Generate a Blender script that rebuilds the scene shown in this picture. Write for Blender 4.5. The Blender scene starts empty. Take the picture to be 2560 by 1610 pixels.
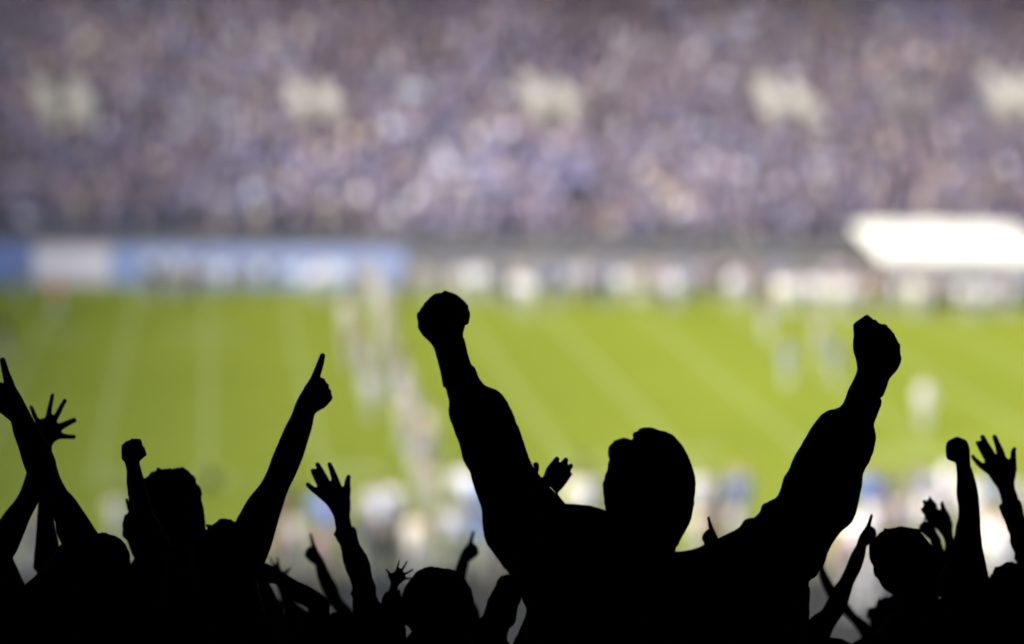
import bpy, bmesh, math, random
import numpy as np
from mathutils import Vector, Matrix

random.seed(7)
rng = np.random.default_rng(7)
R = math.radians
scene = bpy.context.scene
COL = scene.collection

# ------------------------------------------------------------------ camera
CAM = Vector((0.0, 0.0, 16.0))
YAW, PITCH, ROLL = R(5.4), R(6.43), R(1.16)
FPX = 8081.0                      # focal length in photo pixels (photo 2560 x 1610)
FWD = Vector((math.sin(YAW) * math.cos(PITCH), math.cos(YAW) * math.cos(PITCH), -math.sin(PITCH)))
R0 = Vector((math.cos(YAW), -math.sin(YAW), 0))
U0 = R0.cross(FWD)
RT = R0 * math.cos(ROLL) + U0 * math.sin(ROLL)
UP = U0 * math.cos(ROLL) - R0 * math.sin(ROLL)
cd = bpy.data.cameras.new("camera")
cam = bpy.data.objects.new("camera", cd)
COL.objects.link(cam)
m = Matrix((RT, UP, -FWD)).transposed().to_4x4()
m.translation = CAM
cam.matrix_world = m
cd.sensor_width = 36.0
cd.lens = 36.0 * FPX / 2560.0
cd.clip_start = 0.1
cd.clip_end = 3000
cd.dof.use_dof = True
cd.dof.focus_distance = 6.8
cd.dof.aperture_fstop = 1.55
cd.dof.aperture_ratio = 1.08
scene.camera = cam

# ------------------------------------------------------------------ light
SUN_EL, SUN_AZ = R(40), R(-108)    # azimuth from +Y, clockwise: the sun stands to the left
world = bpy.data.worlds.new("World")
scene.world = world
world.use_nodes = True
wn = world.node_tree.nodes
sky = wn.new("ShaderNodeTexSky")
sky.sky_type = 'NISHITA'
sky.sun_disc = False
sky.sun_elevation = SUN_EL
sky.sun_rotation = SUN_AZ
sky.dust_density = 3.0
bg = wn["Background"]
bg.inputs[1].default_value = 0.05
world.node_tree.links.new(sky.outputs[0], bg.inputs[0])
sd = bpy.data.lights.new("sun", 'SUN')
sd.energy = 1.5
sd.angle = R(20)
sd.color = (1.0, 0.95, 0.86)
sun = bpy.data.objects.new("sun", sd)
COL.objects.link(sun)
SUNV = Vector((math.sin(SUN_AZ) * math.cos(SUN_EL), math.cos(SUN_AZ) * math.cos(SUN_EL), math.sin(SUN_EL)))
sun.rotation_euler = (-SUNV).to_track_quat('-Z', 'Y').to_euler()
sun.location = SUNV * 200
scene.view_settings.view_transform = 'Standard'
scene.view_settings.look = 'None'
scene.view_settings.exposure = 3.1
scene.view_settings.gamma = 1.0
scene.view_settings.use_curve_mapping = False

# ------------------------------------------------------------------ helpers
def ray(px, py):
    return (FWD + RT * ((px - 1280.0) / FPX) - UP * ((py - 805.0) / FPX))

def P(px, py, Y):                 # point on the upright plane y = Y
    d = ray(px, py)
    return CAM + d * (Y / d.y)

def G(px, py, z=0.0):             # point on the level plane z
    d = ray(px, py)
    return CAM + d * ((z - CAM.z) / d.z)

def mat(name, col, rough=0.85, noise=0.25, scale=30.0, bump=0.0, spec=0.1):
    mt = bpy.data.materials.new(name)
    mt.use_nodes = True
    nt = mt.node_tree
    b = nt.nodes["Principled BSDF"]
    b.inputs["Roughness"].default_value = rough
    b.inputs["Specular IOR Level"].default_value = spec
    tc = nt.nodes.new("ShaderNodeTexCoord")
    nz = nt.nodes.new("ShaderNodeTexNoise")
    nz.inputs["Scale"].default_value = scale
    nz.inputs["Detail"].default_value = 5
    nt.links.new(tc.outputs["Object"], nz.inputs["Vector"])
    mx = nt.nodes.new("ShaderNodeMix")
    mx.data_type = 'RGBA'
    mx.inputs[6].default_value = tuple(c * (1 - noise) for c in col) + (1,)
    mx.inputs[7].default_value = tuple(min(1, c * (1 + noise)) for c in col) + (1,)
    nt.links.new(nz.outputs["Fac"], mx.inputs[0])
    nt.links.new(mx.outputs[2], b.inputs["Base Color"])
    if bump:
        bp = nt.nodes.new("ShaderNodeBump")
        bp.inputs["Strength"].default_value = bump
        bp.inputs["Distance"].default_value = 0.01
        nt.links.new(nz.outputs["Fac"], bp.inputs["Height"])
        nt.links.new(bp.outputs[0], b.inputs["Normal"])
    return mt

def link(name, mesh, parent=None, mats=(), loc=None):
    o = bpy.data.objects.new(name, mesh)
    COL.objects.link(o)
    for mm in mats:
        if mesh is not None:
            mesh.materials.append(mm)
    if loc is not None:
        o.location = loc
    if parent is not None:
        o.parent = parent
    return o

def mesh_from(name, verts, faces):
    me = bpy.data.meshes.new(name)
    me.from_pydata([tuple(v) for v in verts], [], faces)
    me.update()
    return me

def tag(o, label=None, cat=None, group=None, kind=None):
    if label: o["label"] = label
    if cat: o["category"] = cat
    if group: o["group"] = group
    if kind: o["kind"] = kind
    return o

class Geo:
    def __init__(self): self.v, self.f = [], []
    def box(self, x0, x1, y0, y1, z0, z1):
        n = len(self.v)
        self.v += [(x0,y0,z0),(x1,y0,z0),(x1,y1,z0),(x0,y1,z0),(x0,y0,z1),(x1,y0,z1),(x1,y1,z1),(x0,y1,z1)]
        self.f += [tuple(n+i for i in q) for q in ((0,3,2,1),(4,5,6,7),(0,1,5,4),(1,2,6,5),(2,3,7,6),(3,0,4,7))]
        return self
    def hexa(self, pts):          # 4 bottom + 4 top points
        n = len(self.v)
        self.v += [tuple(p) for p in pts]
        self.f += [tuple(n+i for i in q) for q in ((0,3,2,1),(4,5,6,7),(0,1,5,4),(1,2,6,5),(2,3,7,6),(3,0,4,7))]
        return self
    def quad(self, a, b, c, d):
        n = len(self.v)
        self.v += [tuple(a), tuple(b), tuple(c), tuple(d)]
        self.f.append((n, n+1, n+2, n+3))
        return self
    def rings(self, rings):       # closed tube through rings of equal length
        n0 = len(self.v)
        k = len(rings[0])
        for r in rings: self.v += [tuple(p) for p in r]
        for i in range(len(rings) - 1):
            for j in range(k):
                a = n0 + i*k + j; b = n0 + i*k + (j+1) % k
                self.f.append((a, b, b + k, a + k))
        c0 = len(self.v); self.v.append(tuple(sum((Vector(p) for p in rings[0]), Vector()) / k))
        c1 = len(self.v); self.v.append(tuple(sum((Vector(p) for p in rings[-1]), Vector()) / k))
        l = n0 + (len(rings) - 1) * k
        for j in range(k):
            self.f.append((n0 + (j+1) % k, n0 + j, c0))
            self.f.append((l + j, l + (j+1) % k, c1))
        return self
    def ell(self, c, rx, ry, rz, n=10):
        c = Vector(c)
        rings = []
        for i in range(1, n):
            t = math.pi * i / n
            rings.append([c + Vector((rx*math.sin(t)*math.cos(2*math.pi*j/12), ry*math.sin(t)*math.sin(2*math.pi*j/12), rz*math.cos(t))) for j in range(12)])
        return self.rings(rings)
    def tube3(self, pts, rads, k=10):  # 3-D tube with round ends
        pts = [Vector(p) for p in pts]
        d0 = (pts[1]-pts[0]).normalized(); d1 = (pts[-1]-pts[-2]).normalized()
        pp = [pts[0]-d0*rads[0]*.85, pts[0]-d0*rads[0]*.5] + pts + [pts[-1]+d1*rads[-1]*.5, pts[-1]+d1*rads[-1]*.85]
        rr = [rads[0]*.45, rads[0]*.85] + list(rads) + [rads[-1]*.85, rads[-1]*.45]
        rings = []
        ref = Vector((0.31, 0.9, 0.17))
        for i, (p, r) in enumerate(zip(pp, rr)):
            t = (pp[min(i+1, len(pp)-1)] - pp[max(i-1, 0)]).normalized()
            u = t.cross(ref).normalized(); w = t.cross(u)
            rings.append([p + u*r*math.cos(2*math.pi*j/k) + w*r*math.sin(2*math.pi*j/k) for j in range(k)])
        return self.rings(rings)
    def mesh(self, name, origin=None):
        v = self.v
        if origin is not None: v = [(a[0]-origin[0], a[1]-origin[1], a[2]-origin[2]) for a in v]
        me = mesh_from(name, v, self.f)
        bm = bmesh.new(); bm.from_mesh(me)
        bmesh.ops.recalc_face_normals(bm, faces=bm.faces)
        bm.to_mesh(me); bm.free()
        return me

def smooth(me):
    me.polygons.foreach_set("use_smooth", [True] * len(me.polygons))
    return me

def fuse(geo, name, voxel, ratio=0.3, iters=2, lump=0.0, lump_size=0.06, origin=None):
    """one continuous skin round all the closed volumes in geo"""
    me = geo.mesh(name, origin)
    o = bpy.data.objects.new(name, me); COL.objects.link(o)
    r = o.modifiers.new("r", 'REMESH'); r.mode = 'VOXEL'; r.voxel_size = voxel
    if iters:
        s = o.modifiers.new("s", 'SMOOTH'); s.factor = 0.5; s.iterations = iters
    if lump:
        tx = bpy.data.textures.new(name, 'CLOUDS'); tx.noise_scale = lump_size; tx.noise_depth = 2
        d = o.modifiers.new("d", 'DISPLACE'); d.texture = tx; d.strength = lump; d.mid_level = 0.5; d.texture_coords = 'LOCAL'
    if ratio < 1:
        c = o.modifiers.new("c", 'DECIMATE'); c.ratio = ratio
    dg = bpy.context.evaluated_depsgraph_get()
    out = bpy.data.meshes.new_from_object(o.evaluated_get(dg))
    bpy.data.objects.remove(o); bpy.data.meshes.remove(me)
    out.name = name
    return smooth(out)

# ------------------------------------------------------------------ materials of the setting
M = {}
M['soil'] = mat('soil', (0.06, 0.055, 0.045), scale=0.3)
M['track'] = mat('track', (0.075, 0.075, 0.05), scale=0.8)
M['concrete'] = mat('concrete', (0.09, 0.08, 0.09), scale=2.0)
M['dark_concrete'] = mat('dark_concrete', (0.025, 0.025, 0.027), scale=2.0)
M['dark_metal'] = mat('dark_metal', (0.02, 0.02, 0.022), rough=0.6)
M['paint_line'] = mat('paint_line', (0.138, 0.161, 0.043), scale=3.0)
M['cream_wall'] = mat('cream_wall', (0.20, 0.192, 0.178), scale=1.2, noise=0.12)
M['dark_opening'] = mat('dark_opening', (0.03, 0.03, 0.035))
M['white_canvas'] = mat('white_canvas', (0.42, 0.41, 0.365), noise=0.04, scale=1.0)
M['grey_wall'] = mat('grey_wall', (0.25, 0.25, 0.29), scale=1.0, noise=0.15)
M['rail_band'] = mat('rail_band', (0.15, 0.14, 0.15), scale=1.0)
M['board_blue'] = mat('board_blue', (0.16, 0.21, 0.42), noise=0.1, scale=1.0)
M['board_pale'] = mat('board_pale', (0.265, 0.32, 0.54), noise=0.12, scale=0.6)
M['board_pink'] = mat('board_pink', (0.60, 0.50, 0.53), noise=0.12, scale=0.7)
M['board_print'] = mat('board_print', (0.72, 0.70, 0.72), noise=0.1, scale=2.0)
M['board_frame'] = mat('board_frame', (0.08, 0.08, 0.09))

def grass_material():
    mt = bpy.data.materials.new('grass')
    mt.use_nodes = True
    nt = mt.node_tree; b = nt.nodes["Principled BSDF"]
    b.inputs["Roughness"].default_value = 0.95
    b.inputs["Specular IOR Level"].default_value = 0.1
    tc = nt.nodes.new("ShaderNodeTexCoord")
    n1 = nt.nodes.new("ShaderNodeTexNoise"); n1.inputs["Scale"].default_value = 0.12; n1.inputs["Detail"].default_value = 3
    n2 = nt.nodes.new("ShaderNodeTexNoise"); n2.inputs["Scale"].default_value = 12.0; n2.inputs["Detail"].default_value = 6
    for n in (n1, n2): nt.links.new(tc.outputs["Object"], n.inputs["Vector"])
    a = nt.nodes.new("ShaderNodeMix"); a.data_type = 'RGBA'
    a.inputs[6].default_value = (0.084, 0.104, 0.006, 1); a.inputs[7].default_value = (0.119, 0.140, 0.011, 1)
    nt.links.new(n1.outputs["Fac"], a.inputs[0])
    c = nt.nodes.new("ShaderNodeMix"); c.data_type = 'RGBA'; c.blend_type = 'MULTIPLY'; c.inputs[0].default_value = 0.5
    nt.links.new(a.outputs[2], c.inputs[6]); nt.links.new(n2.outputs["Color"], c.inputs[7])
    mp = nt.nodes.new("ShaderNodeMapRange"); mp.inputs[3].default_value = 0.75; mp.inputs[4].default_value = 1.25
    nt.links.new(n2.outputs["Fac"], mp.inputs[0])
    nt.links.new(mp.outputs[0], c.inputs[7])
    nt.links.new(c.outputs[2], b.inputs["Base Color"])
    return mt
M['grass'] = grass_material()

# ------------------------------------------------------------------ ground, pitch
FAR, NEAR = 153.0, 97.0
g = Geo().quad((-1500, -800, -0.02), (1500, -800, -0.02), (1500, 2200, -0.02), (-1500, 2200, -0.02))
tag(link('ground', g.mesh('ground'), mats=[M['soil']]), kind='structure')
g = Geo().quad((-45, 60, 0.0), (85, 60, 0.0), (85, 157, 0.0), (-45, 157, 0.0))
tag(link('track', g.mesh('track'), mats=[M['track']]), kind='structure')
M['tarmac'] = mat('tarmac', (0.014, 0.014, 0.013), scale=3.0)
tag(link('apron', Geo().quad((-45, 68, 0.004), (85, 68, 0.004), (85, 82.6, 0.004), (-45, 82.6, 0.004)).mesh('apron'), mats=[M['tarmac']]), kind='structure')  # near-black strip: the fade to darkness at the bottom, painted on the ground
pitch = link('pitch', Geo().quad((-42, 85.5, 0.004), (82, 85.5, 0.004), (82, 156.2, 0.004), (-42, 156.2, 0.004)).mesh('pitch'), mats=[M['grass']])
tag(pitch, kind='structure')
k24 = 2560 / 2408.0
for px in (95, 300, 490, 690, 905, 1120, 1330, 1560, 1790, 2010, 2240):
    x = G(px * k24, 829).x
    link('yard_line', Geo().quad((x-.14, NEAR, .008), (x+.14, NEAR, .008), (x+.14, FAR, .008), (x-.14, FAR, .008)).mesh('yard_line'), pitch, [M['paint_line']])
for y, w in ((FAR + .9, 1.8), (NEAR, .3)):
    link('side_line', Geo().quad((-40, y-w/2, .012), (80, y-w/2, .012), (80, y+w/2, .012), (-40, y+w/2, .012)).mesh('side_line'), pitch, [M['paint_line']])
for px, py, w, h in ((138, 792, .8, 2.6), (172, 792, .7, 2.6), (420, 786, .8, 2.4), (465, 786, .9, 2.4), (540, 786, .9, 2.4),
                     (262, 1122, 1.0, 1.8), (480, 1130, .9, 2.2), (515, 1130, .9, 2.2), (795, 1108, 1.0, 2.2), (870, 1108, 1.0, 2.2),
                     (1345, 1090, 1.0, 2.2), (1400, 1090, 1.0, 2.2), (1660, 1070, .9, 2.0), (2090, 1070, 1.1, 2.2), (2170, 1070, 1.1, 2.2),
                     (1230, 745, 1.2, 2.0), (1290, 745, 1.2, 2.0)):
    c = G(px * k24, py * k24)
    link('painted_mark', Geo().quad((c.x-w/2, c.y-h/2, .016), (c.x+w/2, c.y-h/2, .016), (c.x+w/2, c.y+h/2, .016), (c.x-w/2, c.y+h/2, .016)).mesh('painted_mark'), pitch, [M['paint_line']])

# ------------------------------------------------------------------ far stand
Y0, Z0, TREAD, RISE, NROW = 158.6, 2.0, 0.76, 0.44, 36
XA, XB = -40.0, 82.0
g = Geo()
for r in range(NROW):
    g.box(XA, XB, Y0 + r*TREAD, Y0 + NROW*TREAD, (Z0 + (r-1)*RISE) if r else 0.0, Z0 + r*RISE)
g.box(XA, XB, Y0 + NROW*TREAD, Y0 + NROW*TREAD + 0.6, 0, Z0 + NROW*RISE + 9)
stand = tag(link('far_stand', g.mesh('far_stand'), mats=[M['concrete']]), kind='structure')
g = Geo()
YB = Y0 + NROW*TREAD
g.hexa([(XA, YB-16, 30.5), (XB, YB-16, 30.5), (XB, YB+2, 27.5), (XA, YB+2, 27.5), (XA, YB-16, 31.2), (XB, YB-16, 31.2), (XB, YB+2, 28.2), (XA, YB+2, 28.2)])
link('roof', g.mesh('roof'), stand, [M['concrete']])

fw = link('front_wall', None); fw.location = (20, 157.6, 0)
tag(fw, 'long grey retaining wall with dark rail at the foot of the far stand', 'wall')
link('wall', Geo().box(XA, XB, 157.5, 157.75, 0, 1.7).mesh('wall', fw.location), fw, [M['grey_wall']])
link('rail', Geo().box(XA, XB, 157.3, 157.45, 1.65, 2.4).mesh('rail', fw.location), fw, [M['rail_band']])

# sloping stairway mouths in the crowd, each flanked by two cream parapets
VOMS = []
def slope_point(px, py):
    d = ray(px, py); n = Vector((0, -RISE, TREAD)); p0 = Vector((0, Y0, Z0 + .9))
    return CAM + d * ((p0 - CAM).dot(n) / d.dot(n))
vom_labels = ['leftmost sloping stair mouth with two cream parapets in the far crowd',
              'cream stair mouth in the far crowd above the pale blue board',
              'cream stair mouth in the far crowd above the raised left fist of the middle fan',
              'cream stair mouth in the far crowd left of the white canopy',
              'fainter grey stair mouth in the far crowd above the white canopy',
              'rightmost cream stair mouth in the far crowd at the right edge']
for i, (pa, pb, big) in enumerate((((112, 245), (190, 240), 1.0), ((705, 240), (775, 245), .95), ((1262, 230), (1332, 240), 1.0),
                               ((1815, 235), (1890, 250), 1.0), ((2105, 235), (2165, 250), .8), ((2350, 220), (2420, 230), 1.0))):
    A_, B_ = slope_point(pa[0]*k24, pa[1]*k24), slope_point(pb[0]*k24, pb[1]*k24)
    base = (A_ + B_) / 2
    t = link('stair_mouth', None); t.location = base
    tag(t, vom_labels[i], 'stairway', 'stair mouths in the far stand')
    VOMS.append(base)
    for c in (A_, B_):
        p = Geo(); L = random.uniform(.95, 1.3) * big; hw = random.uniform(.24, .34) * big
        ps = []
        for z0_, z1_ in ((-.9, .55),):
            for zz in (z0_, z1_):
                for (sx, sy) in ((-1, -1), (1, -1), (1, 1), (-1, 1)):
                    ps.append((c.x + sx*hw - sy*.5*big, c.y + sy*L, c.z + sy*L*RISE/TREAD + zz))
        p.hexa(ps)
        link('parapet', p.mesh('parapet', base), t, [M['cream_wall'] if i != 4 else M['concrete']])
    st = Geo()
    for s in range(5):
        y = base.y - 1.2 + s*.5
        st.box(min(A_.x, B_.x) + .3, max(A_.x, B_.x) - .3, y, y + .5, base.z - 2.0, base.z - 1.4 + s*.28)
    link('steps', st.mesh('steps', base), t, [M['dark_opening']])

# ------------------------------------------------------------------ unseen stand shape added at left to shade the pitch, and our own stand
g = Geo()
for r in range(30):
    g.box(-50 - 1.2*(r+1), -50 - 1.2*r, 20, 225, 0, 2 + .7*r)
g.box(-92, -86, 20, 225, 0, 42)
g.hexa([(-90, 20, 41), (-42.3, 20, 37), (-42.3, 225, 37), (-90, 225, 41), (-90, 20, 42), (-42.3, 20, 38), (-42.3, 225, 38), (-90, 225, 42)])
tag(link('left_end_stand', g.mesh('left_end_stand'), mats=[M['concrete']]), kind='structure')

HY, HZ, HT, HR = 6.3, 13.30, 0.75, 0.22        # row 0: the tread the middle fan stands on
g = Geo()
for k in range(-24, 14):
    g.box(-45, 55, HY - .35 + k*HT, HY - .35 + (k+1)*HT, HZ - HR*k - 1.2, HZ - HR*k)
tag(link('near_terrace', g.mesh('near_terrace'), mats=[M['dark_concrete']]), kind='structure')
g = Geo().box(-45.3, 55.3, -12.4, -12.05, 0, 24)
g.box(-45.3, -45.0, -12.0, 20, 0, 24).box(55.0, 55.3, -12.0, 20, 0, 24)
tag(link('stand_wall', g.mesh('stand_wall'), mats=[M['dark_concrete']]), kind='structure')  # unseen walls added to keep side and back light off the fans
tag(link('stand_roof', Geo().hexa([(-46, -12.5, 21.5), (56, -12.5, 21.5), (56, 19, 16.6), (-46, 19, 16.6), (-46, -12.5, 22.5), (56, -12.5, 22.5), (56, 19, 17.6), (-46, 19, 17.6)]).mesh('stand_roof'), mats=[M['dark_concrete']]), kind='structure')  # unseen roof, sloped low in front to keep sky light off the fans
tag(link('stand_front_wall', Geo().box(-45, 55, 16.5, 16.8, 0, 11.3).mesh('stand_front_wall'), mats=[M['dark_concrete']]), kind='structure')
g = Geo()
for r in range(20):
    g.box(-45, 75, 30 + r*2.0, 32 + r*2.0, 0, 6.8 - .33*r)
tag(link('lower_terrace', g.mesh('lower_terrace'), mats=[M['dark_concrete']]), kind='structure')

# ------------------------------------------------------------------ advertising boards
def board(x0p, x1p, mt, label, prints):
    a = G(x0p, 727); b = G(x1p, 727)
    y = 155.0
    x0, x1 = P(x0p, 700, y).x, P(x1p, 700, y).x
    t = link('advertising_board', None); t.location = ((x0+x1)/2, y, 0)
    tag(t, label, 'board', 'advertising boards along the far touchline')
    link('panel', Geo().box(x0, x1, y, y+.12, .06, 1.88).mesh('panel', t.location), t, [mt])
    link('frame', Geo().box(x0-.04, x1+.04, y+.12, y+.2, .0, 1.92).mesh('frame', t.location), t, [M['board_frame']])
    for (u0, u1, v0, v1) in prints:
        link('print', Geo().box(x0+(x1-x0)*u0, x0+(x1-x0)*u1, y-.012, y-.004, v0*.9, v1*.9).mesh('print', t.location), t, [M['board_print']])
board(-120, 82, M['board_blue'], 'deep blue advertising board at the left edge behind the pitch', [])
board(84, 276, M['board_pink'], 'pinkish white advertising board with pale print on the left', [(.05, .30, .9, 1.5), (.38, .62, 1.0, 1.6), (.70, .95, .8, 1.6)])
board(278, 503, M['board_pale'], 'light blue advertising board right of the pinkish one', [(.38, .52, .9, 1.6), (.66, .80, .7, 1.6)])
board(505, 1015, M['board_pale'], 'long pale blue advertising board left of centre with white patches', [(.05, .16, .7, 1.2), (.22, .34, .7, 1.3), (.40, .48, .7, 1.2), (.56, .70, .6, 1.3), (.78, .88, .7, 1.2)])

# ------------------------------------------------------------------ white canopy
cx0, cx1 = P(2202, 665, 150).x, P(2600, 665, 150).x
bx0 = P(2142, 560, 153).x
tent = link('canopy', None); tent.location = ((cx0+cx1)/2, 151.5, 0)
tag(tent, 'big white canvas canopy on posts over the far touchline at right', 'canopy')
g = Geo()
prof_ = [(149.6, 2.18, 0.0), (150.6, 2.55, .4), (151.7, 2.85, .8), (152.8, 3.1, 1.0), (153.6, 3.28, 1.0), (154.2, 3.42, .92), (154.6, 3.44, .8)]
NX = 10
top_ = []
for y_, z_, t_ in prof_:
    xl = cx0 + (bx0-cx0)*t_
    top_.append([Vector((xl + (cx1-xl)*i/NX, y_, z_ + (.10*math.sin(math.pi*i/NX*3)**2 + .12*math.sin(math.pi*i/NX))*t_)) for i in range(NX+1)])
for r_ in range(len(top_)-1):
    for i in range(NX):
        a_, b_, c_, d_ = top_[r_][i], top_[r_][i+1], top_[r_+1][i+1], top_[r_+1][i]
        dn = Vector((0, 0, -.05))
        g.hexa([a_+dn, b_+dn, c_+dn, d_+dn, a_, b_, c_, d_])
link('roof', g.mesh('roof', tent.location), tent, [M['white_canvas']])
link('valance', Geo().box(cx0, cx1, 149.5, 149.58, 1.98, 2.24).mesh('valance', tent.location), tent, [M['white_canvas']])
pm = Geo().box(-.05, .05, -.05, .05, 0, 2.15).mesh('post')
pm.materials.append(M['dark_metal'])
for i in range(4):
    link('post', pm, tent, loc=(cx0 + .2 + (cx1-cx0-.4)*i/3 - tent.location.x, 149.8 - tent.location.y, 0))
pm2 = Geo().box(-.05, .05, -.05, .05, 0, 3.50).mesh('post')
pm2.materials.append(M['dark_metal'])
for i in range(4):
    link('post', pm2, tent, loc=(bx0 + .4 + (cx1-bx0-.6)*i/3 - tent.location.x, 154.2 - tent.location.y, 0))

# ------------------------------------------------------------------ the crowd of the far stand
def crowd():
    K = 7
    prof = [(0.00, .20, .15, 0), (0.30, .19, .13, 1), (0.55, .23, .13, 1), (0.66, .19, .10, 1), (0.70, .065, .065, 2), (0.76, .085, .095, 2), (0.84, .098, .11, 2), (0.92, .085, .095, 3), (0.97, .03, .03, 3)]
    tv, tcid = [], []
    for z, rx, ry, c in prof:
        for j in range(K):
            a = 2*math.pi*j/K
            tv.append((rx*math.cos(a), ry*math.sin(a), z)); tcid.append(c)
    tf = []
    for i in range(len(prof)-1):
        for j in range(K):
            tf.append((i*K+j, i*K+(j+1) % K, (i+1)*K+(j+1) % K, (i+1)*K+j))
    nb = len(tv)
    # lap and arms
    def addbox(x0, x1, y0, y1, z0, z1, c):
        n = len(tv)
        for p in ((x0,y0,z0),(x1,y0,z0),(x1,y1,z0),(x0,y1,z0),(x0,y0,z1),(x1,y0,z1),(x1,y1,z1),(x0,y1,z1)):
            tv.append(p); tcid.append(c)
        for q in ((0,3,2,1),(4,5,6,7),(0,1,5,4),(1,2,6,5),(2,3,7,6),(3,0,4,7)): tf.append(tuple(n+i for i in q))
    addbox(-.17, .17, -.42, .05, -.05, .12, 0)
    addbox(-.16, .16, -.44, -.30, -.42, .10, 0)
    addbox(-.30, -.20, -.28, .02, .18, .52, 1)
    addbox(.20, .30, -.28, .02, .18, .52, 1)
    tv = np.array(tv); tcid = np.array(tcid); tf = np.array(tf)
    shirts = np.array([(.30,.28,.36),(.46,.44,.50),(.10,.12,.22),(.16,.20,.36),(.26,.30,.44),(.50,.42,.46),(.30,.20,.22),(.08,.07,.09),(.14,.12,.14),(.60,.58,.62),(.36,.26,.30),(.22,.18,.26),(.34,.28,.22),(.13,.10,.11)])
    wts = np.array([3,3,2,2,2,2.2,1.5,2.2,2.2,1.6,1.8,2.4,1.0,2]); wts = wts / wts.sum()
    skins = np.array([(.30,.19,.15),(.25,.16,.12),(.32,.22,.18),(.14,.08,.06)])
    hairs = np.array([(.03,.025,.02),(.08,.05,.03),(.18,.13,.08),(.16,.15,.15),(.25,.21,.2)])
    pants = np.array([(.05,.06,.10),(.10,.10,.11),(.14,.13,.14),(.2,.18,.16)])
    pos = []
    for r in range(NROW - 3):
        x = XA + 2 + rng.random()*.3
        while x < XB - 2:
            p = (x + rng.normal()*.13, Y0 + r*TREAD + .42 + rng.normal()*.09, Z0 + r*RISE + .42)
            x += .56
            if rng.random() < .05: continue
            if any(abs(p[0]-v.x) < 1.35 and abs(p[1]-v.y) < 1.7 for v in VOMS): continue
            pos.append(p)
    N = len(pos); pos = np.array(pos)
    sc = .92 + .18*rng.random(N); rot = rng.normal(size=N)*.35
    up = (rng.random(N) < .35) * .38            # some stand up
    ca, sa = np.cos(rot), np.sin(rot)
    X = tv[None, :, 0]*sc[:, None]; Y = tv[None, :, 1]*sc[:, None]; Z = tv[None, :, 2]*sc[:, None]
    V = np.stack([X*ca[:, None]-Y*sa[:, None]+pos[:, 0:1], X*sa[:, None]+Y*ca[:, None]+pos[:, 1:2], Z+pos[:, 2:3]+up[:, None]], -1).reshape(-1, 3)
    F = (tf[None] + (np.arange(N)*len(tv))[:, None, None]).reshape(-1, 4)
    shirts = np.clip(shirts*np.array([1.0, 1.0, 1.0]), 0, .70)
    shirts = .55*shirts + .45*np.array([.27, .235, .275])  # mixed toward lilac grey: haze over the stand put into the shirts
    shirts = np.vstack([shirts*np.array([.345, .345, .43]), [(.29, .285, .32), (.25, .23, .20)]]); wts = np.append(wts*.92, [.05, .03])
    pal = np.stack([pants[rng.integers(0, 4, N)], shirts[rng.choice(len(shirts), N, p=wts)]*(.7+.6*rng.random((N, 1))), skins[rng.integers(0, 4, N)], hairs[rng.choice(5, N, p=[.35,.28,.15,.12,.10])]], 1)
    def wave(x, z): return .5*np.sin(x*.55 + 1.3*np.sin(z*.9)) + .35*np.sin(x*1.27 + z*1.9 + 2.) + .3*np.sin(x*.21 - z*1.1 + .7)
    lum = 1 + .34*wave(pos[:, 0], pos[:, 2]) + np.exp(-((pos[:, 2]-4.8)/2.6)**2)*(.1+1.0*np.exp(-((pos[:, 0]-14)/14)**2))  # random clumps, plus a sunlit lower-centre pool painted into the shirts
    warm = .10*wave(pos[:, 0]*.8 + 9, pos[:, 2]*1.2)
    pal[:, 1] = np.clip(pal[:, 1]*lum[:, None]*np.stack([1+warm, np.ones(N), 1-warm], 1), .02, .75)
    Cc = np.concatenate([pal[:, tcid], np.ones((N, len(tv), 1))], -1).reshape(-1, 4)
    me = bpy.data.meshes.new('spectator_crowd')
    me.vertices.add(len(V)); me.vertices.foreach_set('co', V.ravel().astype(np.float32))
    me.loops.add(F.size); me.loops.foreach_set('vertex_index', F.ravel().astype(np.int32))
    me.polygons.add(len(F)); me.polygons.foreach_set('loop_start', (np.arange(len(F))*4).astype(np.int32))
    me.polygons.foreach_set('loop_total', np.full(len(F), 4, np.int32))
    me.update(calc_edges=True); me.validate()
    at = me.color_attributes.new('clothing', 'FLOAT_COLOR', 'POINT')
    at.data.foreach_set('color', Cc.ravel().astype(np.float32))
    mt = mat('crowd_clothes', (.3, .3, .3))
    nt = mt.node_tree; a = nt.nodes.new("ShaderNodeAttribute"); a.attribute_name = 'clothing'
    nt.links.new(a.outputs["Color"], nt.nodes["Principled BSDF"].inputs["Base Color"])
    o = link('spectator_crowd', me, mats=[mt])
    tag(o, 'dense crowd of spectators filling the far stand, blurred lilac and grey', 'crowd', kind='stuff')
crowd()

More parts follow.
